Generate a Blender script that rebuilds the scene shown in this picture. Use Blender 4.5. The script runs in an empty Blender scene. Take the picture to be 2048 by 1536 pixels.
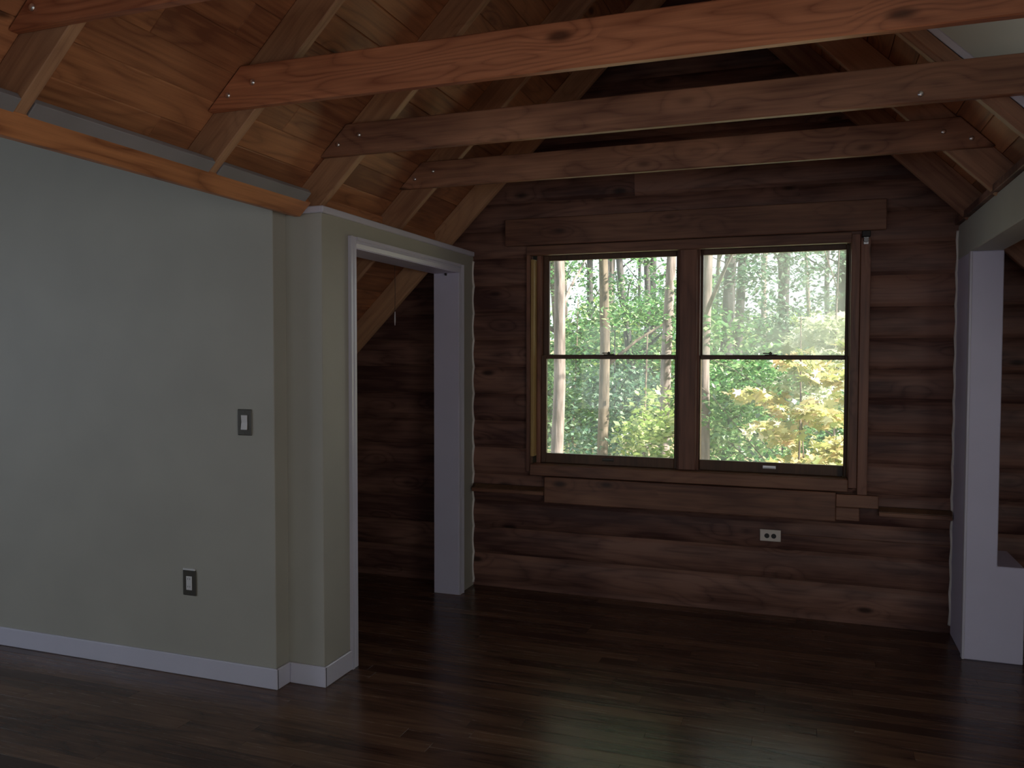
import bpy, bmesh, math, random
import numpy as np
from mathutils import Vector, Matrix
random.seed(7); rng = np.random.default_rng(7)
S = bpy.context.scene
C = S.collection

# ------------------------------------------------------------------ camera
cam_d = bpy.data.cameras.new('camera'); cam = bpy.data.objects.new('camera', cam_d); C.objects.link(cam)
F = Vector((-0.33626103, 0.94108458, -0.0358934)); R = Vector((0.94166843, 0.3365374, 0.00177647)); U = Vector((-0.01375128, 0.03320232, 0.99935405))
cam.matrix_world = Matrix(((R.x, U.x, -F.x, 0), (R.y, U.y, -F.y, 0), (R.z, U.z, -F.z, 1.57), (0, 0, 0, 1)))
cam_d.sensor_width = 36; cam_d.lens = 1646.345 / 2048 * 36; cam_d.clip_start = .02; cam_d.clip_end = 300
S.camera = cam

# ------------------------------------------------------------------ world, sun, window light, exposure
W = bpy.data.worlds.new('sky'); S.world = W; W.use_nodes = True
bg = W.node_tree.nodes['Background']; bg.inputs[0].default_value = (.86, .96, 1.0, 1); bg.inputs[1].default_value = 1.9

def sun(direction, strength, col):
    l = bpy.data.lights.new('sun', 'SUN'); l.energy = strength; l.angle = math.radians(1.2); l.color = col
    o = bpy.data.objects.new('sun', l); C.objects.link(o)
    o.rotation_euler = Vector(direction).to_track_quat('Z', 'Y').to_euler()
sun((.80, -.12, .62), 20.0, (1, .93, .8))

def window_light(name, loc, to, sx, sy, power, col):
    l = bpy.data.lights.new(name, 'AREA'); l.shape = 'RECTANGLE'; l.size = sx; l.size_y = sy; l.energy = power; l.color = col
    o = bpy.data.objects.new(name, l); C.objects.link(o); o.location = loc
    o.rotation_euler = (Vector(loc) - Vector(to)).to_track_quat('Z', 'Y').to_euler()
# area lamps added as daylight of unseen windows, at back, side and dormer walls
window_light('window_daylight', (-6.15, .9, 1.40), (-3.4, 1.3, 0), 1.5, 1.3, 34.0, (.68, .80, 1.0))
window_light('window_daylight', (-4.3, -3.05, 1.35), (-1.5, 3, 1.6), 1.2, 1.3, 11.0, (.76, .85, 1.0))
window_light('window_daylight', (1.55, -3.05, 1.35), (.2, 4, 1.6), .9, 1.2, 9.0, (.84, .88, 1.0))
window_light('window_daylight', (2.12, .7, 1.50), (-2, 1.2, 1.9), 1.5, 1.1, 13.0, (1.0, .95, .84))

S.view_settings.view_transform = 'Standard'; S.view_settings.look = 'None'
S.view_settings.gamma = 1; S.view_settings.use_curve_mapping = False; S.view_settings.exposure = 0.0
S.cycles.use_denoising = True; S.cycles.max_bounces = 10; S.cycles.diffuse_bounces = 6; S.cycles.transparent_max_bounces = 12
S.cycles.sample_clamp_indirect = 4

# ------------------------------------------------------------------ materials
def new_mat(name):
    m = bpy.data.materials.new(name); m.use_nodes = True
    nt = m.node_tree; return m, nt, nt.nodes['Principled BSDF']
def node(nt, t, **kw):
    n = nt.nodes.new(t)
    for k, v in kw.items(): setattr(n, k, v)
    return n
def ramp(nt, fac, stops):
    r = node(nt, 'ShaderNodeValToRGB'); e = r.color_ramp.elements
    while len(e) < len(stops): e.new(.5)
    for i, (p, c) in enumerate(stops): e[i].position = p; e[i].color = (*c, 1)
    nt.links.new(fac, r.inputs[0]); return r.outputs[0]
def mixc(nt, fac, a, b, mode='MIX'):
    m = node(nt, 'ShaderNodeMix', data_type='RGBA', blend_type=mode)
    for s, v in ((m.inputs[0], fac), (m.inputs[6], a), (m.inputs[7], b)):
        if hasattr(v, 'is_linked'): nt.links.new(v, s)
        elif isinstance(v, (int, float)): s.default_value = v
        else: s.default_value = (*v, 1)
    return m.outputs[2]
def mathn(nt, op, a, b=None, c=None):
    m = node(nt, 'ShaderNodeMath', operation=op)
    for s, v in zip(m.inputs, (a, b, c)):
        if v is None: continue
        if hasattr(v, 'is_linked'): nt.links.new(v, s)
        else: s.default_value = v
    return m.outputs[0]

def wood(name, c1, c2, axis='x', rough=.45, var=.35, knots=.5, rings=.5, spec=.4, patch=.5, freq=26, turn=0):
    """stained softwood: stretched grain, ring figure round knots, per-board tone, dark knots"""
    m, nt, b = new_mat(name); L = nt.links.new
    tc = node(nt, 'ShaderNodeTexCoord'); oi = node(nt, 'ShaderNodeObjectInfo')
    rnd = oi.outputs['Random']
    off = node(nt, 'ShaderNodeCombineXYZ')
    for i, k in enumerate((37., 91., 53.)): L(mathn(nt, 'MULTIPLY', rnd, k), off.inputs[i])
    add = node(nt, 'ShaderNodeVectorMath', operation='ADD'); L(tc.outputs['Object'], add.inputs[0]); L(off.outputs[0], add.inputs[1])
    src = add.outputs[0]
    if turn:
        q = node(nt, 'ShaderNodeMapping'); q.inputs['Rotation'].default_value = (0, math.radians(turn), 0); L(src, q.inputs[0]); src = q.outputs[0]
    def scaled(along, across):
        mp = node(nt, 'ShaderNodeMapping'); s = [across] * 3; s['xyz'.index(axis)] = along
        mp.inputs['Scale'].default_value = s; L(src, mp.inputs[0]); return mp.outputs[0]
    # knots: cells much longer than wide
    vk = node(nt, 'ShaderNodeTexVoronoi'); vk.inputs['Scale'].default_value = 1; L(scaled(3.0, 7.5), vk.inputs['Vector'])
    kd = vk.outputs['Distance']
    cell = node(nt, 'ShaderNodeSeparateColor'); L(vk.outputs['Color'], cell.inputs[0])
    gate = mathn(nt, 'GREATER_THAN', cell.outputs[0], 1 - knots)
    kn = mathn(nt, 'MULTIPLY', gate, ramp_v(nt, kd, .06, .20))
    # grain
    n1 = node(nt, 'ShaderNodeTexNoise'); n1.inputs['Scale'].default_value = 1; n1.inputs['Detail'].default_value = 6; n1.inputs['Roughness'].default_value = .65
    L(scaled(2.2, 60), n1.inputs['Vector'])
    # ring figure
    nb = node(nt, 'ShaderNodeTexNoise'); nb.inputs['Scale'].default_value = 1; nb.inputs['Detail'].default_value = 1.5; L(scaled(.9, 5.5), nb.inputs['Vector'])
    v = mathn(nt, 'ADD', mathn(nt, 'MULTIPLY', nb.outputs[0], freq), mathn(nt, 'MULTIPLY', mathn(nt, 'MULTIPLY', gate, ramp_v(nt, kd, .1, .5)), 5))
    rg = mathn(nt, 'ABSOLUTE', mathn(nt, 'SINE', v))
    rg = mathn(nt, 'POWER', rg, .6)
    # slow patches of stain
    np_ = node(nt, 'ShaderNodeTexNoise'); np_.inputs['Scale'].default_value = 1; np_.inputs['Detail'].default_value = 3; L(scaled(1.6, 4.5), np_.inputs['Vector'])
    t = mathn(nt, 'ADD', mathn(nt, 'MULTIPLY', n1.outputs[0], .9), mathn(nt, 'MULTIPLY', mathn(nt, 'SUBTRACT', rg, .6), rings * .5))
    t = mathn(nt, 'ADD', t, mathn(nt, 'MULTIPLY', mathn(nt, 'SUBTRACT', np_.outputs[0], .5), patch * 2.2))
    t = mathn(nt, 'ADD', t, mathn(nt, 'MULTIPLY', mathn(nt, 'SUBTRACT', rnd, .5), var))
    col = ramp(nt, t, [(.15, c2), (.5, tuple(.5 * (x + y) for x, y in zip(c1, c2))), (.85, c1)])
    col = mixc(nt, mathn(nt, 'MULTIPLY', kn, .85), col, tuple(x * .22 for x in c2))
    L(col, b.inputs['Base Color'])
    rr = mathn(nt, 'ADD', mathn(nt, 'MULTIPLY', n1.outputs[0], .2), rough - .1); L(rr, b.inputs['Roughness'])
    b.inputs['Specular IOR Level'].default_value = spec
    bp = node(nt, 'ShaderNodeBump'); bp.inputs['Strength'].default_value = .25; bp.inputs['Distance'].default_value = .002
    L(mathn(nt, 'ADD', n1.outputs[0], mathn(nt, 'MULTIPLY', rg, .3)), bp.inputs['Height']); L(bp.outputs[0], b.inputs['Normal'])
    return m
def ramp_v(nt, v, a, b_):
    mr = node(nt, 'ShaderNodeMapRange', interpolation_type='SMOOTHSTEP'); mr.inputs[1].default_value = a; mr.inputs[2].default_value = b_
    mr.inputs[3].default_value = 1; mr.inputs[4].default_value = 0; nt.links.new(v, mr.inputs[0]); return mr.outputs[0]

def paint(name, col, rough=.6, mottled=.04, bump=.08, scale=180):
    m, nt, b = new_mat(name); L = nt.links.new; tc = node(nt, 'ShaderNodeTexCoord')
    n = node(nt, 'ShaderNodeTexNoise'); n.inputs['Scale'].default_value = scale; n.inputs['Detail'].default_value = 2; L(tc.outputs['Object'], n.inputs['Vector'])
    n2 = node(nt, 'ShaderNodeTexNoise'); n2.inputs['Scale'].default_value = 3; L(tc.outputs['Object'], n2.inputs['Vector'])
    c = ramp(nt, n2.outputs[0], [(.3, tuple(x * (1 - mottled) for x in col)), (.7, tuple(min(1, x * (1 + mottled)) for x in col))])
    L(c, b.inputs['Base Color']); b.inputs['Roughness'].default_value = rough
    bp = node(nt, 'ShaderNodeBump'); bp.inputs['Strength'].default_value = bump; bp.inputs['Distance'].default_value = .001; L(n.outputs[0], bp.inputs['Height']); L(bp.outputs[0], b.inputs['Normal'])
    return m
def metal(name, col, rough=.3, metallic=1.0):
    m, nt, b = new_mat(name); b.inputs['Base Color'].default_value = (*col, 1); b.inputs['Metallic'].default_value = metallic
    tc = node(nt, 'ShaderNodeTexCoord'); n = node(nt, 'ShaderNodeTexNoise'); n.inputs['Scale'].default_value = 60; nt.links.new(tc.outputs['Object'], n.inputs['Vector'])
    nt.links.new(mathn(nt, 'ADD', mathn(nt, 'MULTIPLY', n.outputs[0], .15), rough - .07), b.inputs['Roughness'])
    return m

M = {}
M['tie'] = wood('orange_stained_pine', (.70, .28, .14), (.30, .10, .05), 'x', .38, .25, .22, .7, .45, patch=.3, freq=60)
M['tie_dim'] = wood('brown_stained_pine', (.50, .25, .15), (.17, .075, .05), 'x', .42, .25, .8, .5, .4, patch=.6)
M['rafter'] = wood('tan_stained_rafter', (.60, .34, .19), (.29, .14, .08), 'x', .5, .3, .35, .4, patch=.35, turn=45)
M['rafter_r'] = wood('reddish_rafter', (.52, .28, .17), (.22, .10, .065), 'x', .5, .3, .45, .4, patch=.4, turn=-45)  # redder, darker copy of the left rafter wood
M['plank'] = wood('stained_ceiling_plank', (.56, .24, .11), (.22, .08, .04), 'y', .45, .45, .3, .6, patch=.45)
M['trimboard'] = wood('orange_edge_board', (.62, .26, .11), (.24, .08, .035), 'y', .4, .2, .15, .9, patch=.3)
M['log'] = wood('dark_stained_log_siding', (.30, .155, .115), (.085, .038, .033), 'x', .5, .2, .5, .5, .3, patch=.85)
M['casing'] = wood('window_casing_pine', (.34, .165, .10), (.13, .055, .038), 'x', .42, .2, .4, .4, patch=.5)
M['casing_v'] = wood('window_casing_pine_upright', (.34, .155, .10), (.13, .055, .038), 'z', .42, .2, .3, .4, patch=.4)
M['jamb'] = wood('jamb_liner_lit_tone', (.62, .42, .16), (.40, .25, .09), 'z', .4, .2, .1, .3, patch=.2)  # window light on the left reveal is put into this golden colour
M['sash'] = wood('dark_sash_wood', (.17, .085, .045), (.07, .035, .022), 'z', .4, .2, .1, .3, patch=.3)
M['floor'] = wood('walnut_stained_oak_floor', (.17, .09, .055), (.05, .022, .016), 'x', .25, .45, .05, .5, .38, patch=.5)
M['wall'] = paint('tan_grey_wall_paint', (.42, .40, .345), .6)
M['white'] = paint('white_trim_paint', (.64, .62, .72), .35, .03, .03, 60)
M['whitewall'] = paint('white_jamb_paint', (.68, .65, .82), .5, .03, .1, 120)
M['drywall'] = paint('pale_drywall_paint', (.52, .52, .47), .6)
M['gray'] = paint('grey_blocking_paint', (.27, .255, .27), .6, .15)
M['bronze'] = metal('dark_bronze_plate', (.10, .09, .075), .45, .6)
M['plastic'] = paint('white_device_plastic', (.72, .70, .70), .35, .01, .0)
M['ivory'] = paint('ivory_outlet_plastic', (.80, .72, .66), .4, .02, .0)
M['black'] = paint('black_socket_face', (.02, .018, .018), .5, .1, 0)
M['steel'] = metal('zinc_bolt_steel', (.9, .9, .92), .32)
M['nickel'] = metal('brushed_nickel', (.35, .34, .34), .5)
M['caulk'] = paint('white_caulk', (.85, .80, .76), .4, .02, .0)
M['roofing'] = paint('roof_sheathing', (.08, .07, .06), .9)

def glass_mat(name, haze):
    m = bpy.data.materials.new(name); m.use_nodes = True; nt = m.node_tree; nt.nodes.clear(); L = nt.links.new
    out = node(nt, 'ShaderNodeOutputMaterial'); tr = node(nt, 'ShaderNodeBsdfTransparent'); gl = node(nt, 'ShaderNodeBsdfGlossy'); gl.inputs['Roughness'].default_value = .02
    df = node(nt, 'ShaderNodeBsdfTranslucent'); df.inputs[0].default_value = (.9, .95, .95, 1)
    tc = node(nt, 'ShaderNodeTexCoord'); n = node(nt, 'ShaderNodeTexNoise'); n.inputs['Scale'].default_value = 2.2; n.inputs['Detail'].default_value = 4; L(tc.outputs['Object'], n.inputs['Vector'])
    a = node(nt, 'ShaderNodeMixShader'); L(mathn(nt, 'MULTIPLY', n.outputs[0], haze * 2), a.inputs[0]); L(tr.outputs[0], a.inputs[1]); L(df.outputs[0], a.inputs[2])
    f = node(nt, 'ShaderNodeFresnel'); f.inputs[0].default_value = 1.35
    b = node(nt, 'ShaderNodeMixShader'); L(f.outputs[0], b.inputs[0]); L(a.outputs[0], b.inputs[1]); L(gl.outputs[0], b.inputs[2]); L(b.outputs[0], out.inputs[0])
    return m
M['glass'] = glass_mat('faint_haze_glass', .07); M['glass_hazy'] = glass_mat('hazy_glass', .27)  # milky haze mixed into the panes, strongest in the right upper sash

# ------------------------------------------------------------------ mesh helpers
def ob(name, bm, mat, parent=None, smooth=False, **props):
    me = bpy.data.meshes.new(name); bm.to_mesh(me); bm.free(); me.materials.append(mat)
    if smooth:
        for p in me.polygons: p.use_smooth = True
    o = bpy.data.objects.new(name, me); C.objects.link(o)
    if parent: o.parent = parent
    for k, v in props.items(): o[k] = v
    return o
def boxbm(x0, x1, y0, y1, z0, z1, bev=0., bm=None, seg=1):
    b = bmesh.new(); bmesh.ops.create_cube(b, size=1)
    for v in b.verts: v.co = (x0 + (v.co.x + .5) * (x1 - x0), y0 + (v.co.y + .5) * (y1 - y0), z0 + (v.co.z + .5) * (z1 - z0))
    if bev: bmesh.ops.bevel(b, geom=b.edges[:], offset=bev, segments=seg, affect='EDGES', profile=.5)
    if bm is None: return b
    me = bpy.data.meshes.new('t'); b.to_mesh(me); b.free(); bm.from_mesh(me); bpy.data.meshes.remove(me); return bm
def box(name, mat, x0, x1, y0, y1, z0, z1, parent=None, bev=.0, **props):
    return ob(name, boxbm(x0, x1, y0, y1, z0, z1, bev), mat, parent, **props)
def prism(pts, axis, a, b_, bev=0.):
    """closed 2-D outline swept between a and b_ along axis; pts are the other two coordinates in order"""
    bm = bmesh.new()
    def P(p, t): return {'x': (t, p[0], p[1]), 'y': (p[0], t, p[1]), 'z': (p[0], p[1], t)}[axis]
    A = [bm.verts.new(P(p, a)) for p in pts]; B = [bm.verts.new(P(p, b_)) for p in pts]
    bm.faces.new(A); bm.faces.new(B[::-1]); n = len(pts)
    for i in range(n): bm.faces.new((A[i], B[i], B[(i + 1) % n], A[(i + 1) % n]))
    bmesh.ops.recalc_face_normals(bm, faces=bm.faces[:])
    if bev: bmesh.ops.bevel(bm, geom=bm.edges[:], offset=bev, segments=1, affect='EDGES', profile=.5)
    return bm
def tube(pts, rads, n=8, bm=None, caps=True):
    bm = bm or bmesh.new(); rings = []; up = Vector((.13, .31, .94)).normalized()
    for i, p in enumerate(pts):
        p = Vector(p); d = (Vector(pts[min(i + 1, len(pts) - 1)]) - Vector(pts[max(i - 1, 0)])).normalized()
        a = d.cross(up if abs(d.dot(up)) < .9 else Vector((1, 0, 0))).normalized(); b = d.cross(a)
        r = rads[i] if hasattr(rads, '__len__') else rads
        rings.append([bm.verts.new(p + (a * math.cos(t) + b * math.sin(t)) * r) for t in (2 * math.pi * k / n for k in range(n))])
    for q, w in zip(rings, rings[1:]):
        for k in range(n): bm.faces.new((q[k], q[(k + 1) % n], w[(k + 1) % n], w[k]))
    if caps: bm.faces.new(rings[0][::-1]); bm.faces.new(rings[-1])
    return bm
def empty(name, loc=(0, 0, 0), **props):
    o = bpy.data.objects.new(name, None); C.objects.link(o); o.location = loc; o.empty_display_size = .1
    for k, v in props.items(): o[k] = v
    return o
def structure(name): return empty(name, kind='structure')
def copy_tree(o, parent=None):
    c = o.copy(); C.objects.link(c); c.parent = parent
    for ch in list(o.children): copy_tree(ch, c)
    return c

# ------------------------------------------------------------------ room constants (metres)
YW = 5.148; XD = -2.12; XR = .783; YA = 3.213; YB = 3.312; YP = 4.745
LB, LP = 4.436, 4.63      # left slope: z - x of rafter undersides / planks
RB, RP = 3.06, 3.255      # right slope: z + x
XA = (RP - LP) / 2; ZA = LP + XA          # ridge of the planks
WX0, WX1, WZ0, WZ1 = -1.704, .262, .79, 2.262   # window opening

# ------------------------------------------------------------------ floor
fl = structure('floor')
box('subfloor', M['roofing'], -6.2, 3.2, -3.3, 5.35, -.25, -.019, fl)
pitch = .0826; y = YW + .06; n_board = 0; pool = {}
while y > 1.75:
    x = -5.3 + random.uniform(-.5, .5); x_end = 1.75 + random.uniform(-.1, .1)
    while x < x_end:
        ln = random.choice((.9, 1.2, 1.5, 1.9))
        if ln not in pool: pool[ln] = ob('board', boxbm(0, ln - .0008, -.0410, .0410, -.018, 0, .0005), M['floor'], fl).data; o = C.objects[-1]; o = [q for q in fl.children if q.data == pool[ln]][0]
        else: o = bpy.data.objects.new('board', pool[ln]); C.objects.link(o); o.parent = fl
        o.location = (x, y - pitch / 2, random.uniform(-.0003, .0003)); x += ln; n_board += 1
    y -= pitch
# the rest of the floor, behind the camera and at the sides
rest = bmesh.new()
yy = y
while yy > -3.3: boxbm(-6.2, 3.2, yy - pitch + .001, yy, -.018, 0, 0, rest); yy -= pitch
yy = YW + .06
while yy > y + .01:
    boxbm(-6.2, -4.6, yy - pitch + .001, yy, -.018, -.001, 0, rest); boxbm(3.19, 3.2, yy - pitch + .001, yy, -.018, -.001, 0, rest); yy -= pitch
ob('board', rest, M['floor'], fl, kind='stuff')
box('board', M['floor'], 1.7, 3.2, y, YW + .06, -.018, -.003, fl)

# ------------------------------------------------------------------ window wall: log siding, one object for each board
wb = structure('wall_back')
def siding(x0, x1, z0, z1, c0):
    """one log-profile board; c0 is the bottom of its full course, the face bulges between its two grooves"""
    pts = [(YW + .03, z0), (YW + .03, z1)]; k = 9
    for i in range(k + 1):
        z = z1 + (z0 - z1) * i / k; t = (z - c0) / .18; t = min(max(t, 0), 1)
        pts.append((YW + .012 - .021 * (4 * t * (1 - t)) ** .62, z))
    return prism(pts, 'x', x0, x1)
def prof(z):
    t = ((z - .047) / .18) % 1.0; return YW + .012 - .021 * (4 * t * (1 - t)) ** .62
z = .047
while z < ZA:
    c0 = z; z0 = 0. if z < .1 else z; z1 = z + .179
    xl = max(-3.35, z0 - LP - .02); xr = min(2.3, RP - z0 + .02)
    if xr - xl > .1:
        segs = []
        if z1 <= WZ0 or z0 >= WZ1: segs = [(xl, xr, z0, z1)]
        else:
            segs = [(xl, WX0, z0, z1), (WX1, xr, z0, z1)]
            if z0 < WZ0: segs.append((WX0, WX1, z0, WZ0))
            if z1 > WZ1: segs.append((WX0, WX1, WZ1, z1))
        out = []
        for (a, b_, p, q) in segs:          # butt joints in the long courses
            if b_ - a > 2.6 and z > 2.4: c = a + (b_ - a) * random.uniform(.3, .7); out += [(a, c, p, q), (c + .0008, b_, p, q)]
            else: out.append((a, b_, p, q))
        for (a, b_, p, q) in out: ob('board', siding(a, b_, p, q, c0), M['log'], wb)
    z += .18
sh = bmesh.new()
for a in ((-6.2, WX0 - .001, -.02, 4.3), (WX1 + .001, 3.2, -.02, 4.3), (WX0 - .001, WX1 + .001, -.02, WZ0 - .002), (WX0 - .001, WX1 + .001, WZ1 + .002, 4.3)):
    boxbm(a[0], a[1], YW + .031, YW + .19, a[2], a[3], 0, sh)
ob('sheathing', sh, M['roofing'], wb)

# ------------------------------------------------------------------ ceiling: planks and rafters on two 45 degree slopes
ce = structure('ceiling')
RY = [-2.06, -1.10, -.32, .44, 1.01, 1.78, 2.605, 3.370, 4.160, 4.86]     # near faces of the rafters
s2 = math.sqrt(.5); PW = .093                                    # plank pitch measured along x
def slope_box(side, x0, x1, y0, y1, base, t0, t1, bev=0.):
    """box lying on a slope between x0 and x1 (x0 < x1); t0..t1 is its height above the plane z-x=base / z+x=base, measured in z"""
    if side == 'L': pts = [(x0, base + x0 + t0), (x1, base + x1 + t0), (x1, base + x1 + t1), (x0, base + x0 + t1)]
    else: pts = [(x0, base - x0 + t0), (x1, base - x1 + t0), (x1, base - x1 + t1), (x0, base - x0 + t1)]
    return prism(pts, 'y', y0, y1, bev)
def planks(side, xa, xb, ya, yb, joints=True):
    x = xa
    while x < xb - .01:
        x1 = min(x + PW, xb); y = ya + (random.uniform(-.6, 0) if joints else 0)
        while y < yb:
            ye = y + random.choice((1.6, 2.4, 3.2)) if joints else yb
            if yb - ye < .35: ye = yb
            ob('plank', slope_box(side, x + .0012, x1 - .0012, max(y, ya) , min(ye, yb) - .001, LP if side == 'L' else RP, 0, .03, .0022), M['plank'], ce)
            y = ye
        x = x1
planks('L', -2.30, XA, -.2, YW - .002); planks('L', -3.40, -2.30, YB + .02, YW - .002, False)
YC = 3.379; ZD = 3.10      # dormer cheek plane and dormer ceiling height
planks('R', XA, RP - ZD, -.2, YC + .006); planks('R', XA, 2.3, YC + .006, YW - .002)
ob('plank', slope_box('L', -2.30, XA, -3.2, -.2, LP, 0, .03), M['plank'], ce); ob('plank', slope_box('R', XA, RP - ZD, -3.2, -.2, RP, 0, .03), M['plank'], ce)
roof = bmesh.new()
for bmx in (slope_box('L', -2.34, XA, -3.3, 5.85, LP, .034, .10), slope_box('L', -3.6, -2.34, YB + .02, 5.85, LP, .034, .10), slope_box('R', XA, RP - ZD, -3.3, YC, RP, .034, .10), slope_box('R', XA, 2.9, YC, 5.85, RP, .034, .10)):
    me = bpy.data.meshes.new('t'); bmx.to_mesh(me); bmx.free(); roof.from_mesh(me)
ob('roof_deck', roof, M['roofing'], ce)
RT = .042
for y in RY:
    xm = (RB - LB) / 2
    if y > YB: foot = [(-3.38, LB - 3.38), (xm, LB + xm), (XA, LP + XA - .001), (-3.38, LP - 3.38 - .001)]
    else: foot = [(-2.168, LB - 2.168), (xm, LB + xm), (XA, LP + XA - .001), (-2.275, LP - 2.275 - .001), (-2.275, 2.275), (-2.19, 2.275)]
    ob('rafter', prism(foot, 'y', y, y + RT, .003), M['rafter'], ce)
    xe = 2.28 if y > 3.3 else RP - ZD - .2
    head = [(xe, RB - xe), (xm, RB - xm), (XA, RP - XA - .001), (xe, RP - xe - .001)]
    ob('rafter', prism(head, 'y', y, y + RT, .003), M['rafter_r'], ce)
# grey painted blocking between the rafter feet on the left
for a, b_ in zip(RY[:7], RY[1:8]):
    if b_ < 3.4: ob('blocking', prism([(-2.168, 2.262), (-2.131, 2.300), (-2.145, 2.318), (-2.29, 2.33), (-2.29, 2.262)], 'y', a + RT + .002, min(b_, 3.25) - .002, .002), M['gray'], ce)
# orange edge board along the lower edge of the left slope, over the opening to the side room
t1 = ob('trim_1', prism([(-2.222, 2.208), (-2.163, 2.267), (-2.185, 2.289), (-2.26, 2.236), (-2.25, 2.208)], 'y', -3.2, YB - .02, .002), M['trimboard'], kind='structure')
box('trim_2', M['drywall'], -2.42, -2.30, -3.2, YB + .1, 2.262, 2.95, kind='structure')
box('ceiling_side_room', M['drywall'], -6.2, -2.30, -3.3, YB + .1, 2.95, 3.0, kind='structure')
# dormer on the right: pale cheek wall above the rafter line, flat ceiling
dm = structure('wall_dormer')
ob('cheek_wall', prism([(XA + .55, 3.165 - XA - .55), (2.15, 3.165 - 2.15), (2.15, ZD), (.02, ZD)], 'y', YC - .012, YC + .004), M['drywall'], dm)
def cheek_strip(nm, c0, c1, y0, y1, mat, **k): return ob(nm, prism([(0., c0), (2.15, c0 - 2.15), (2.15, c1 - 2.15), (0., c1)], 'y', y0, y1, .003), mat, dm, **k)
cheek_strip('edge_strip', 3.150, 3.185, YC - .0135, YC - .0115, M['white'], label='narrow pale strip along the foot of the dormer wall')
cheek_strip('edge_board', 3.085, 3.1495, YC - .0135, YC - .0005, M['rafter_r'])
box('dormer_ceiling', M['drywall'], RP - ZD - .2, 2.25, -3.2, YC, ZD, ZD + .04, dm)
b = bmesh.new()
for a in ((-3.2, -.15, 0, ZD), (1.5, YC, 0, ZD), (-.15, 1.5, 0, .9), (-.15, 1.5, 2.12, ZD)): boxbm(2.15, 2.27, a[0], a[1], a[2], a[3], 0, b)
ob('plaster', b, M['drywall'], dm)
box('trim_14', M['log'], XR + .02, XR + .13, -3.2, YC - .04, 2.3255, 2.483, kind='structure', bev=.003)

# ------------------------------------------------------------------ plaster walls on the left
wl = structure('wall_left')
def slab(name, mat, x0, x1, y0, y1, z0, z1, par, bev=.004): return ob(name, boxbm(x0, x1, y0, y1, z0, z1, bev, None, 2), mat, par)
slab('plaster', M['wall'], -6.2, -2.317, YA, YA + .16, 0, 2.96, wl)
slab('plaster', M['wall'], -2.45, XD, YB, YB + .14, 0, 2.225, wl)
lp = structure('wall_left_partition')
JY0, JY1, JZ = 3.605, 4.893, 2.093; XI = -2.285
slab('plaster', M['wall'], XI, XD - .0003, YB + .05, JY0 - .012, 0, 2.2249, lp, 0)
slab('plaster', M['wall'], XI, XD - .0003, JY1 + .012, YW + .02, 0, 2.2249, lp, 0)
slab('plaster', M['wall'], XI, XD - .0003, JY0 - .012, JY1 + .012, JZ + .012, 2.2249, lp, 0)
# white cap board, turning the corner onto the pilaster
cap = bmesh.new(); boxbm(XI - .01, XD + .014, YB - .012, YW - .005, 2.225, 2.256, .004, cap); boxbm(-2.235, XD - .0, YB - .013, YB + .03, 2.2245, 2.2555, .004, cap)
ob('trim_3', cap, M['white'], kind='structure')
# wood infill between cap and planks
box('trim_4', M['plank'], XI, XI + .02, YB + .01, YW - .01, 2.2565, 2.345, kind='structure')
# cased opening
dj = structure('door_1')
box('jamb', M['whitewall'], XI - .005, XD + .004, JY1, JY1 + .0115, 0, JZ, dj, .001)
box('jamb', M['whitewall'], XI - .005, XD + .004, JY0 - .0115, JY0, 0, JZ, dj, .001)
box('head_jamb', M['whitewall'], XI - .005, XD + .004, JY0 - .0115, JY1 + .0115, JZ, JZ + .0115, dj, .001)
def casing_strip(y0, y1, z0, z1, vert, flip=False):
    b = bmesh.new()
    if vert:
        w = y1 - y0; ys = [y0, y0 + .35 * w, y0 + .5 * w, y1]; hs = [.018, .011, .015, .013] if not flip else [.013, .015, .011, .018]
        pts = [(XD, y0), (XD + hs[0], y0), (XD + hs[0], y0 + .3 * w), (XD + hs[1], y0 + .38 * w), (XD + hs[2], y0 + .6 * w), (XD + hs[3], y1), (XD, y1)]
        return prism([(p[0], p[1]) for p in pts], 'z', z0, z1)
    h = z1 - z0
    pts = [(XD, z1), (XD + .020, z1), (XD + .020, z1 - .28 * h), (XD + .010, z1 - .36 * h), (XD + .015, z1 - .6 * h), (XD + .012, z0), (XD, z0)]
    return prism(pts, 'y', y0, y1)
ob('casing', casing_strip(3.544, JY0 - .003, 0, 2.150, True), M['white'], dj)
ob('casing', casing_strip(JY1 + .003, 4.955, 0, 2.150, True, True), M['white'], dj)
ob('casing', casing_strip(JY0 - .004, JY1 + .004, JZ + .004, 2.150, False), M['white'], dj)
ob('jamb_notch', prism([(-2.205, 2.093), (-2.195, 2.093), (-2.197, 2.078), (-2.203, 2.078)], 'y', 4.872, 4.892, .001), M['black'], dj)  # small dark block put in for a notch in the jamb paint

# scribed caulk line where plaster meets the log siding, following every course
def caulk(name, x, z0, z1, dx):
    pts = []; z = z0
    while z < z1: pts.append((x + dx, prof(z) - .004, z)); z += .012
    return ob(name, tube(pts, [.0055 + .003 * abs(math.sin(p[2] * 17.45 + .8)) for p in pts], 6), M['caulk'], kind='structure', smooth=True)
caulk('trim_5', XD, .02, 2.20, .004); caulk('trim_6', XR, .05, 2.27, -.004)

# baseboards
def base(name, pts_plan, h=.098):
    b = bmesh.new()
    for (x0, x1, y0, y1) in pts_plan: boxbm(x0, x1, y0, y1, 0, h, .004, b)
    return ob(name, b, M['white'], kind='structure')
base('baseboard_left', [(-6.2, -2.303, YA - .014, YA)])
base('baseboard_pilaster', [(-2.3165, -2.303, YA - .0135, YB), (-2.303, XD + .014, YB - .014, YB), (XD, XD + .014, YB - .0135, 3.5435)])

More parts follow.
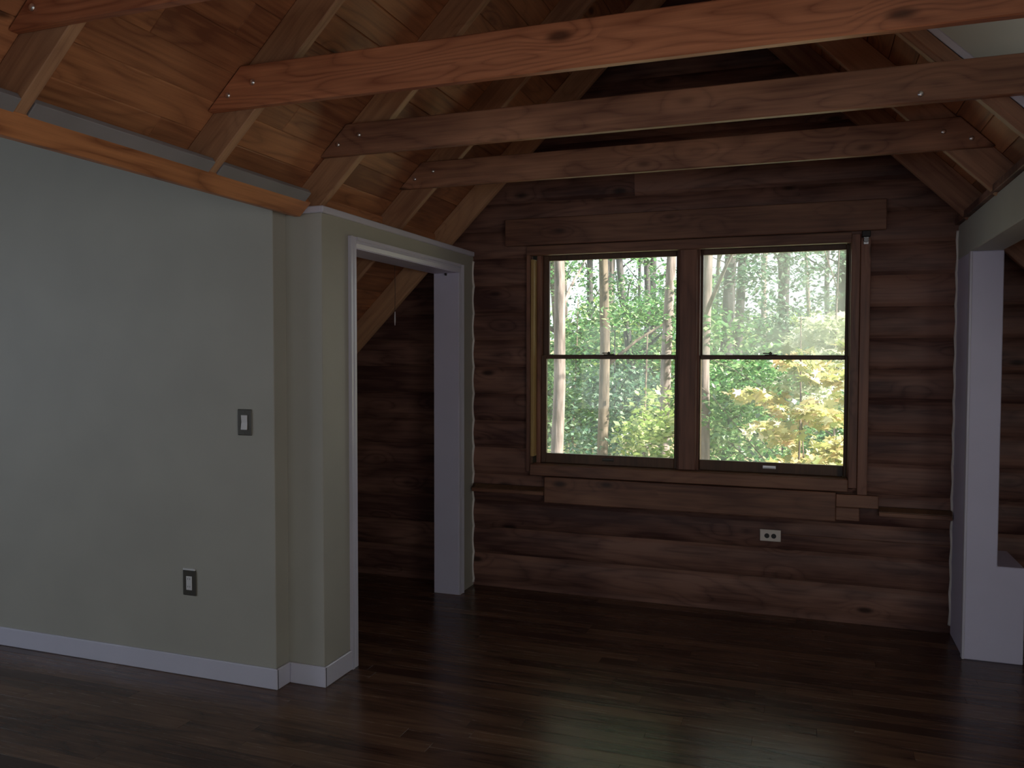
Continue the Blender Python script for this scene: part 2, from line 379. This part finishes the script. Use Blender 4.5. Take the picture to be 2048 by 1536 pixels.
# ------------------------------------------------------------------ right partition: header, post, low wall
wr = structure('wall_right')
box('header', M['drywall'], XR, XR + .148, -3.2, YW - .005, 2.10, 2.288, wr, .005)
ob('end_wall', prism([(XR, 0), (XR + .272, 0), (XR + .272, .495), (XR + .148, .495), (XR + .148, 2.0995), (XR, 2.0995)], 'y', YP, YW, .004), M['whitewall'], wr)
box('corner_bead', M['white'], XR - .006, XR + .006, YP - .004, YP + .035, .0, 2.099, wr, .002, label='narrow white casing strip on the corner')
box('trim_7', M['log'], XR - .02, XR + .15, 3.2, YW - .01, 2.289, 2.325, kind='structure', bev=.003)

# closing walls that the camera does not look at: knee walls, back wall with its two window openings
kw = structure('wall_far_right'); slab('plaster', M['drywall'], 2.15, 2.27, YC + .001, YW + .1, 0, 1.12, kw, 0)
k2 = structure('wall_far_left'); slab('plaster', M['log'], -3.38, -3.28, YB + .16, YW + .1, 0, 1.36, k2, 0)
k3 = structure('wall_side_room'); slab('plaster', M['wall'], -6.3, -6.2, -3.3, YB + .2, 0, 3.0, k3, 0)
bk = structure('wall_front'); b = bmesh.new()
for a in ((-6.3, -3.6, 0, 4.2), (-2.2, -.25, 0, 4.2), (.85, 3.2, 0, 4.2), (-3.6, -2.2, 0, .65), (-3.6, -2.2, 2.05, 4.2), (-.25, .85, 0, .7), (-.25, .85, 2.0, 4.2)): boxbm(a[0], a[1], -3.3, -3.15, a[2], a[3], 0, b)
ob('plaster', b, M['wall'], bk)

# ------------------------------------------------------------------ windows
def window(name, x0, x1, glass_x0, glass_x1, hazy):
    w = structure(name)
    y0, y1 = YW + .045, YW + .19
    box('side_jamb', M['casing_v'], x0, x0 + .028, y0, y1, WZ0, WZ1, w, .002)
    box('side_jamb', M['casing_v'], x1 - .028, x1, y0, y1, WZ0, WZ1, w, .002)
    box('head', M['sash'], x0 + .028, x1 - .028, y0, y1, 2.225, WZ1, w, .002)
    box('window_sill', M['casing'], x0 + .028, x1 - .028, y0 + .0, y1 + .03, WZ0, .852, w, .003)
    a, b_ = x0 + .029, x1 - .029
    def sash(nm, ya, yb, za, zb, ga, gb, gz0, gz1, gm, lock):
        s = ob(nm, boxbm(a, ga, ya, yb, za, zb, .003), M['sash'], w)
        bm = bmesh.new(); bm.from_mesh(s.data)
        for q in ((gb, b_, za, zb), (ga, gb, gz1, zb), (ga, gb, za, gz0)): boxbm(q[0], q[1], ya, yb, q[2], q[3], .003, bm)
        bm.to_mesh(s.data); bm.free()
        box('pane', gm, ga - .004, gb + .004, (ya + yb) / 2 - .002, (ya + yb) / 2 + .002, gz0 - .004, gz1 + .004, s)
        if lock:
            xm = (ga + gb) / 2; bm = boxbm(xm - .035, xm + .035, ya + .004, yb - .004, zb, zb + .007, .002); tube([(xm - .01, ya + .012, zb + .007), (xm + .004, ya + .012, zb + .018)], [.010, .009], 8, bm)
            boxbm(xm - .045, xm + .008, ya + .004, ya + .014, zb + .010, zb + .017, .002, bm); ob('sash_lock', bm, M['bronze'], s)
            bm = boxbm(xm - .038, xm + .038, ya - .003, ya, za + .026, za + .046, .001); boxbm(xm - .034, xm + .034, ya - .016, ya - .003, za + .028, za + .034, .002, bm); ob('sash_lift', bm, M['steel' if hazy else 'bronze'], s)
    sash('upper_sash', YW + .098, YW + .128, 1.545, 2.2245, glass_x0 + .006, glass_x1, 1.569, 2.190, M['glass_hazy' if hazy else 'glass'], False)
    sash('lower_sash', YW + .058, YW + .092, .853, 1.566, glass_x0, glass_x1, .916, 1.541, M['glass'], True)
window('window_1', WX0 + .022, -.730, -1.620, -.777, False)
window('window_2', -.652, WX1 - .002, -.618, .213, True)
wt = structure('trim_8')     # the wood round both windows
box('mullion', M['casing_v'], -.743, -.639, YW + .005, YW + .19, .855, WZ1 - .002, wt, .004)
ob('lit_tone_side_liner', boxbm(WX0 + .0005, WX0 + .021, YW - .018, YW + .19, .90, 2.19, .002), M['jamb'], wt, label='liner strip beside the left window, coloured golden as if lit')
box('side_casing', M['casing_v'], WX0 - .026, WX0, YW - .034, YW - .0145, .80, 2.262, wt, .003)
box('side_casing', M['casing_v'], .236, .283, YW - .034, YW + .02, .80, 2.262, wt, .003)
box('side_casing', M['casing_v'], .2845, .338, YW - .040, YW - .0145, .765, 2.235, wt, .003)
box('head_casing', M['casing'], -1.73, .236, YW - .036, YW + .02, 2.215, 2.274, wt, .003)
box('stool', M['casing'], -1.70, .2355, YW - .044, YW + .06, .778, .852, wt, .005)
box('trim_9', M['casing'], -1.873, .416, YW - .050, YW - .0145, 2.278, 2.452, kind='structure', bev=.004)   # header board
ap = structure('trim_10')
box('apron_board', M['casing'], -1.60, .172, YW - .048, YW - .0145, .604, .773, ap, .004)
box('apron_board', M['casing'], .1725, .400, YW - .044, YW - .0145, .690, .764, ap, .004)
box('apron_board', M['casing'], .1725, .300, YW - .046, YW - .0145, .612, .689, ap, .004)
def ledge(name, x0, x1):
    l = structure(name)
    ob('ledge_dark_strip', prism([(YW - .010, .702), (YW - .010, .676), (YW - .060, .676), (YW - .060, .681), (YW - .030, .702)], 'x', x0, x1, .001), M['sash'], l)  # dark sloped strip above the paler nosing
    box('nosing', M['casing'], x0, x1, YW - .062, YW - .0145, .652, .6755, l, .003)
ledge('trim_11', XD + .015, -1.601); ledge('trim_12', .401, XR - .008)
# small curtain bracket on the corner of the right casing
cb = empty('curtain_bracket', (.311, YW - .04, 2.235), label='small dark and silver curtain bracket on the top corner of the window casing', category='bracket')
o = box('mount_block', M['black'], -.022, .022, -.022, .012, .006, .040, cb, .003)
o = ob('cup', tube([(0, -.020, -.012), (0, .0, -.012)], [.013, .016], 12), M['nickel'], cb); box('lower_tab', M['steel'], -.014, .014, -.006, .0, -.036, .006, cb, .002)

# ------------------------------------------------------------------ collar ties bolted to the rafters
TZ = 2.484; TH = .140; TT = .036
def wav(bm, amp):
    for v in bm.verts: v.co.y += amp * math.sin(v.co.x * 2.1 + 1)
LABELS = ['collar tie beam overhead crossing the upper left corner of the picture',
          'broad orange collar tie with ring grain, the brightest of the ceiling beams',
          'brown collar tie between the bright orange tie and the one nearest the window wall',
          'knotty brown collar tie closest to the window wall']
for i, ry in enumerate((1.78, 2.605, 3.370, 4.160)):
    h = TH + (.012 if i == 1 else 0)
    t = empty('collar_tie', (0, ry - TT / 2, TZ), label=LABELS[i], category='beam', group='collar ties across the sloped ceiling')
    xl0 = TZ - LP + .004; xl1 = TZ + h - LP + .004; xr0, xr1 = (RP - TZ - .004, RP - TZ - h - .004) if i == 3 else (.93, .93)
    bm = prism([(xl0, 0), (xr0, 0), (xr1, h), (xl1, h)], 'y', -TT / 2, TT / 2 - .001, .004)
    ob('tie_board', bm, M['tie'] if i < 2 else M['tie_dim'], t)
    spots = [(-1.935, .086), (-2.045, .050)] + ([(.560, .078), (.672, .040)] if i == 3 else [(.376, .030)] if i == 2 else [])
    for (bx, bz) in spots:
        bb = tube([(bx, -TT / 2 - .0005, bz), (bx, -TT / 2 - .003, bz), (bx, -TT / 2 - .006, bz), (bx, -TT / 2 - .0075, bz)], [.011, .0105, .007, .002], 12)
        ob('bolt', bb, M['steel'], t, smooth=True)

# ------------------------------------------------------------------ wall devices
def plate(name, label, cat, x, z, insert):
    t = empty(name, (x, YA, z), label=label, category=cat)
    bm = boxbm(-.040, .040, -.006, 0, -.0615, .0615, .003); ob('cover_plate', bm, M['bronze'], t)
    if insert == 'switch':
        ob('rocker', prism([(-.006, -.034), (-.013, -.034), (-.0075, 0), (-.010, .034), (-.006, .034)], 'x', -.0175, .0175, .001), M['plastic'], t)
    else:
        ob('receptacle', boxbm(-.0175, .0175, -.009, -.006, -.034, .034, .0015), M['plastic'], t)
        for s in (-1, 1):
            bm = bmesh.new()
            for q in (-.006, .006): boxbm(q - .001, q + .001, -.0094, -.0088, s * .019 - .002, s * .019 + .006, 0, bm)
            ob('slot', bm, M['black'], t)
        ob('lip_highlight', boxbm(-.038, .034, -.0085, 0, .0618, .071, .002), M['plastic'], t, label='pale strip along the top of the plate')  # highlight on the plate's top lip, built as a white plastic strip
    for s in (-1, 1): ob('screw', tube([(0, -.006, s * .049), (0, -.0075, s * .049)], .0028, 8), M['bronze'], t)
plate('light_switch', 'rocker light switch in a dark plate on the grey wall', 'switch', -2.479, 1.249, 'switch')
plate('wall_outlet', 'dark-plated outlet low on the grey wall above the white baseboard', 'outlet', -2.8105, .456, 'outlet')
t = empty('wall_outlet', (-.1885, YW - .0145, .489), label='ivory sideways outlet with two dark sockets below the window', category='outlet')
ob('cover_plate', boxbm(-.060, .060, -.006, .004, -.035, .035, .003), M['ivory'], t)
for s in (-1, 1):
    ob('socket', tube([(s * .0195, -.0055, -.002), (s * .0195, -.009, -.002)], .0145, 16), M['black'], t)
box('top_edge', M['ivory'], -.060, .060, -.011, -.006, .027, .036, t, .001)
tr = box('seam_highlight_batten', M['casing'], -.125, XR - .01, YW - .0215, YW - .013, .497, .503, kind='structure', bev=.001)  # thin batten added in place of a pale highlight on a siding seam
pc = empty('pull_cord', (-2.42, 4.60, 1.75), label='thin hanging pull cord with a white tip seen through the doorway', category='cord')
ob('string', tube([(0, 0, .08), (.002, 0, .2), (0, 0, LP - 2.42 - 1.75)], .0015, 6), M['black'], pc)
ob('tip', tube([(0, 0, 0), (0, 0, .03), (.001, 0, .085)], [.002, .005, .003], 8), M['plastic'], pc, label='white tip')

# ------------------------------------------------------------------ the wood outside
def ground_z(x, y): return -2.6 + 2.3 * min(max((y - 6) / 20, 0), 2.2) + .18 * math.sin(x * .7 + y * .4) + .1 * math.sin(y * 1.3 - x)
gm, nt, b = new_mat('leaf_litter'); L = nt.links.new; tc = node(nt, 'ShaderNodeTexCoord')
n = node(nt, 'ShaderNodeTexNoise'); n.inputs['Scale'].default_value = 5; n.inputs['Detail'].default_value = 8; L(tc.outputs['Object'], n.inputs['Vector'])
L(ramp(nt, n.outputs[0], [(.3, (.10, .075, .05)), (.5, (.33, .26, .17)), (.65, (.16, .22, .07)), (.8, (.5, .42, .3))]), b.inputs['Base Color']); b.inputs['Roughness'].default_value = .9
bm = bmesh.new(); gx = np.linspace(-45, 30, 60); gy = np.linspace(5.5, 75, 60)
gv = [[bm.verts.new((x, y, ground_z(x, y))) for x in gx] for y in gy]
for i in range(59):
    for j in range(59): bm.faces.new((gv[i][j], gv[i][j + 1], gv[i + 1][j + 1], gv[i + 1][j]))
ob('ground', bm, gm, kind='structure', smooth=True)

def bark(name, a, b_):
    m, nt, b = new_mat(name); L = nt.links.new; tc = node(nt, 'ShaderNodeTexCoord'); mp = node(nt, 'ShaderNodeMapping'); mp.inputs['Scale'].default_value = (14, 14, 2.5); L(tc.outputs['Object'], mp.inputs[0])
    n = node(nt, 'ShaderNodeTexNoise'); n.inputs['Scale'].default_value = 1; n.inputs['Detail'].default_value = 6; L(mp.outputs[0], n.inputs['Vector'])
    L(ramp(nt, n.outputs[0], [(.35, a), (.65, b_)]), b.inputs['Base Color']); b.inputs['Roughness'].default_value = .9
    bp = node(nt, 'ShaderNodeBump'); bp.inputs['Strength'].default_value = .8; bp.inputs['Distance'].default_value = .02; L(n.outputs[0], bp.inputs['Height']); L(bp.outputs[0], b.inputs['Normal']); return m
B_GREY = bark('grey_pink_bark', (.11, .09, .08), (.34, .28, .26)); B_DARK = bark('dark_bark', (.035, .035, .04), (.10, .09, .09)); B_BROWN = bark('brown_bark', (.07, .055, .04), (.20, .16, .12))
def leafmat(name, cols, trans=.55):
    m = bpy.data.materials.new(name); m.use_nodes = True; nt = m.node_tree; nt.nodes.clear(); L = nt.links.new
    out = node(nt, 'ShaderNodeOutputMaterial'); g = node(nt, 'ShaderNodeNewGeometry')
    c = ramp(nt, g.outputs['Random Per Island'], [(i / (len(cols) - 1), q) for i, q in enumerate(cols)])
    d = node(nt, 'ShaderNodeBsdfDiffuse'); t = node(nt, 'ShaderNodeBsdfTranslucent'); gl = node(nt, 'ShaderNodeBsdfGlossy'); gl.inputs['Roughness'].default_value = .35
    L(c, d.inputs[0]); L(c, t.inputs[0]); a = node(nt, 'ShaderNodeMixShader'); a.inputs[0].default_value = trans; L(d.outputs[0], a.inputs[1]); L(t.outputs[0], a.inputs[2])
    b = node(nt, 'ShaderNodeMixShader'); b.inputs[0].default_value = .12; L(a.outputs[0], b.inputs[1]); L(gl.outputs[0], b.inputs[2]); L(b.outputs[0], out.inputs[0]); return m
G1 = leafmat('mid_green_leaves', [(.015, .05, .015), (.05, .17, .05), (.09, .26, .08), (.16, .36, .11), (.55, .72, .38)])  # palest stops of the leaf ramps paint sunlit specks at random
G2 = leafmat('bluish_green_leaves', [(.015, .04, .03), (.05, .13, .08), (.08, .20, .12), (.14, .28, .17), (.50, .64, .50)])
G3 = leafmat('yellow_green_leaves', [(.05, .12, .03), (.22, .36, .08), (.36, .48, .14), (.70, .74, .40)])
G5 = leafmat('pale_sunlit_leaves', [(.30, .40, .22), (.62, .68, .48), (.85, .86, .74)])  # sunlit brightness put into the leaf colour itself
G4 = leafmat('yellowing_maple_leaves', [(.14, .20, .05), (.36, .42, .12), (.56, .50, .20), (.64, .46, .26), (.48, .50, .18), (.80, .78, .56)])
QUAD = np.array([(-.5, 0, 0), (0, -.3, .06), (.5, 0, 0), (0, .3, .06)])
MAPLE = np.array([(0, -.5, 0), (.18, -.2, 0), (.5, -.15, -.05), (.25, .05, 0), (.38, .38, -.06), (.1, .22, 0), (0, .55, -.03), (-.1, .22, 0), (-.38, .38, -.06), (-.25, .05, 0), (-.5, -.15, -.05), (-.18, -.2, 0)])
def leaves(name, centers, size, mat, parent, shape=QUAD, droop=.5):
    n = len(centers); k = len(shape)
    a = rng.uniform(0, 2 * np.pi, n); tilt = rng.normal(0, droop, n); roll = rng.normal(0, droop, n); s = size * rng.uniform(.6, 1.3, n)
    v = shape[None] * s[:, None, None]
    x, y, z = v[..., 0], v[..., 1], v[..., 2]
    y, z = y * np.cos(tilt)[:, None] - z * np.sin(tilt)[:, None], y * np.sin(tilt)[:, None] + z * np.cos(tilt)[:, None]
    x, z = x * np.cos(roll)[:, None] - z * np.sin(roll)[:, None], x * np.sin(roll)[:, None] + z * np.cos(roll)[:, None]
    x, y = x * np.cos(a)[:, None] - y * np.sin(a)[:, None], x * np.sin(a)[:, None] + y * np.cos(a)[:, None]
    P = np.stack([x, y, z], -1) + centers[:, None, :]
    me = bpy.data.meshes.new(name); me.vertices.add(n * k); me.vertices.foreach_set('co', P.reshape(-1).astype('f'))
    me.loops.add(n * k); me.loops.foreach_set('vertex_index', np.arange(n * k, dtype='i')); me.polygons.add(n)
    me.polygons.foreach_set('loop_start', np.arange(0, n * k, k, dtype='i')); me.polygons.foreach_set('loop_total', np.full(n, k, dtype='i'))
    me.update(); me.validate(); me.materials.append(mat)
    o = bpy.data.objects.new(name, me); C.objects.link(o); o.parent = parent; o['kind'] = 'stuff'; return o
def blobs(specs, count):
    """points in a set of flattened sprays: (x,y,z,rx,ry,rz)"""
    vol = np.array([s[3] * s[4] * s[5] for s in specs]) ** .66; vol /= vol.sum(); pts = []
    for s, w in zip(specs, vol):
        m = max(3, int(count * w)); d = rng.normal(0, 1, (m, 3)); d /= np.linalg.norm(d, axis=1)[:, None]
        r = rng.uniform(0, 1, m) ** .45; pts.append(d * r[:, None] * np.array(s[3:6]) + np.array(s[:3]))
    return np.concatenate(pts)
def cam_x(u, Y): return Y * ((u - 1024) / 1646.345 * .94167 - .33626) / (.94108 + (u - 1024) / 1646.345 * .33654)
def cam_z(v, u, Y):
    a = (u - 1024) / 1646.345; b_ = -(v - 768) / 1646.345
    return 1.57 + Y * (-.0359 + a * .0018 + b_ * .99935) / (.94108 + a * .33654 + b_ * .0332)
def tree(name, label, Y, u, r, mat, leafspec, lm, lsize, count, lean=0., top=9., group=None, shape=QUAD, limbs=6):
    x = cam_x(u, Y); gz = ground_z(x, Y)
    t = empty(name, (x, Y, gz), label=label, category='tree' if top > 3 else 'shrub')
    if group: t['group'] = group
    H = top - gz; ph = random.uniform(0, 6)
    # leaning is pivoted at eye height so the trunk stands where it shows
    def ax(z): return (lean * (z + gz - 1.6) + .05 * math.sin(z * .8 + ph), .04 * math.sin(z * 1.1 + ph), z)
    zs = [0, .25, .8] + [H * q for q in (.2, .3, .4, .5, .6, .7, .8, .9, 1)] if H > 5 else [0, .2 * H, .5 * H, .8 * H, H]
    rs = [r * (1.5 if z == 0 else 1.15 if z < .5 else 1 - .75 * z / H) for z in zs]
    ob('trunk', tube([ax(z) for z in zs], rs, 10), mat, t, smooth=True)
    bm = bmesh.new()
    for k in range(limbs):
        z0 = H * random.uniform(.25, .85); a = random.uniform(0, 6.28); ln = random.uniform(.8, 2.0) * min(1, H / 6); p = Vector(ax(z0)); d = Vector((math.cos(a), math.sin(a), random.uniform(.2, .7)))
        pts = [p + d * ln * q + Vector((0, 0, .15 * ln * math.sin(q * 2))) + Vector((random.uniform(-.04, .04), 0, 0)) for q in (0, .35, .7, 1)]
        tube(pts, [r * .35, r * .22, r * .14, .006], 6, bm)
    ob('branches', bm, mat, t, smooth=True, kind='stuff')
    c = blobs([(a - x, b_ - Y, c_ - gz, *q) for (a, b_, c_, *q) in leafspec], count)
    leaves('foliage', c, lsize, lm, t, shape)
    if top > 3:
        hi = [(ax(z)[0] + random.uniform(-1.3, 1.3), random.uniform(-1.3, 1.3), z, .75, .75, .4) for z in [H * random.uniform(.62, 1.02) for _ in range(14)]]
        leaves('shade_crown', blobs(hi, 1000), .19, lm, t)  # unseen upper foliage added to cast dappled shade on the wood
    return t
def spray(Y, us, vs, n, rx, rz, ry=.6, jit=0.):
    """n foliage sprays scattered over a range seen between the given columns and rows at distance Y"""
    out = []
    for _ in range(n):
        yy = Y + random.uniform(-ry, ry); u = random.uniform(*us); v = random.uniform(*vs)
        s = random.uniform(.6, 1.3); out.append((cam_x(u, yy), yy, cam_z(v, u, yy), rx * s, rx * s, rz * s))
    return out
TG = 'tall trees in the wood outside the windows'
# trunks seen through the left window
tree('forest_tree', 'grey-barked tree at the left edge of the left window', 8.5, 1110, .082, B_GREY, spray(8.7, (980, 1200), (-200, 420), 30, .5, .3, 1.0), G1, .085, 3500, .004, 9, TG)
tree('forest_tree', 'slim brown tree in the middle of the left window', 12.5, 1203, .10, B_BROWN, spray(12.5, (1060, 1290), (400, 660), 26, .32, .2, 1.2), G1, .085, 2000, -.012, 10, TG)
tree('forest_tree', 'dark tree leaning left behind the middle of the left window', 15, 1262, .09, B_DARK, spray(15, (1180, 1360), (590, 780), 24, .4, .28, 1.4), G1, .10, 2400, -.11, 10, TG)
tree('forest_tree', 'thin dark tree right of centre in the left window', 18, 1288, .085, B_DARK, spray(18, (1230, 1360), (450, 640), 12, .35, .2, 1), G2, .10, 600, .02, 11, TG)
tree('forest_tree', 'pinkish grey tree at the right edge of the left window', 10.5, 1338, .085, B_GREY, spray(10.5, (1290, 1420), (540, 700), 16, .28, .16, .8), G1, .08, 1000, .006, 10, TG)
# seen through the right window
tree('forest_tree', 'pale trunk at the left edge of the right window', 9, 1417, .075, B_GREY, spray(9.3, (1400, 1560), (650, 900), 20, .35, .2, .9), G1, .08, 2600, -.004, 10, TG)
tree('forest_tree', 'straight dark tree left of centre in the right window', 16, 1455, .15, B_DARK, spray(16, (1420, 1620), (450, 580), 24, .42, .2, 1.5), G2, .10, 1700, 0, 12, TG)
tree('forest_tree', 'slender dark tree in the middle of the right window', 19, 1572, .10, B_DARK, spray(19, (1500, 1680), (600, 740), 24, .6, .3, 1.5), G2, .12, 2600, .01, 12, TG)
tree('forest_tree', 'dark bluish tree at the right edge of the right window', 13, 1683, .17, B_DARK, spray(13, (1610, 1800), (450, 590), 16, .35, .2, 1.2), G2, .09, 1100, 0, 11, TG)
# understory
tree('understory_shrub', 'green leafy understory along the left window behind the first trunk', 15, 1150, .03, B_BROWN, spray(15, (1085, 1215), (640, 960), 30, .5, .3, 1.2), G1, .11, 4000, 0, 2.6, limbs=5)
tree('understory_shrub', 'sunlit yellow-green bush low in the left window at its right side', 9, 1300, .03, B_BROWN, spray(9, (1275, 1360), (800, 990), 16, .26, .16, .8), G3, .08, 1800, 0, 1.8, limbs=4)
tree('understory_shrub', 'shadowy green understory in the centre of the left window', 14, 1235, .03, B_DARK, spray(14, (1170, 1300), (740, 960), 26, .6, .35, 1.5), G2, .10, 4200, 0, 2.2, limbs=4)
tree('maple_sapling', 'yellowing maple sapling low in the right window', 7.6, 1590, .02, B_BROWN, spray(7.6, (1500, 1700), (780, 960), 26, .24, .07, .6) + spray(7.8, (1590, 1720), (690, 800), 10, .22, .06, .4), G4, .105, 1500, 0, 1.9, shape=MAPLE, limbs=8)
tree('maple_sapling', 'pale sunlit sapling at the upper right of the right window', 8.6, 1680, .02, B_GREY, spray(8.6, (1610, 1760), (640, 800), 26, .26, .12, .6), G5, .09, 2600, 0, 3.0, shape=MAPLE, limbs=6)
tree('understory_shrub', 'green bush at the lower right corner of the right window', 9.5, 1670, .03, B_BROWN, spray(9.5, (1600, 1760), (800, 960), 18, .32, .2, .8), G1, .08, 2600, 0, 1.6, limbs=4)
tree('understory_shrub', 'dim green understory low and left in the right window', 13, 1470, .03, B_DARK, spray(13, (1400, 1600), (700, 960), 40, .55, .35, 1.6), G1, .10, 6000, 0, 2.4, limbs=5)
# far wood: individual trees behind, each with its own crown
for k in range(26):
    u = 850 + k * 42 + random.uniform(-16, 16); Y = random.uniform(23, 36)
    hi = 630 + 50 * math.sin(k * 1.3) + (45 if 7 < k < 11 or k > 17 else 0)
    tree('forest_tree', 'one of the far trees in the wood behind the nearer trunks', Y, u, random.uniform(.06, .13), random.choice((B_DARK, B_BROWN, B_GREY)),
         spray(Y, (u - 45, u + 45), (hi, 900), 24, 1.1, .8, 2.0), random.choice((G1, G2, G1, G3)), .24, 2600, random.uniform(-.05, .05), 14, 'far trees in the wood', limbs=7)
# crowns in front of the sky, thin enough to leave gaps
for k in range(9):
    u = 1020 + k * 92; Y = random.uniform(17, 26)
    tree('forest_tree', 'one of the thin-crowned trees against the bright sky', Y, u, random.uniform(.06, .12), B_DARK,
         spray(Y, (u - 60, u + 60), (300, 640), 22, .6, .3, 1.5), random.choice((G2, G1)), .10, 1100, random.uniform(-.1, .1), 15, 'thin-crowned trees against the sky', limbs=12)
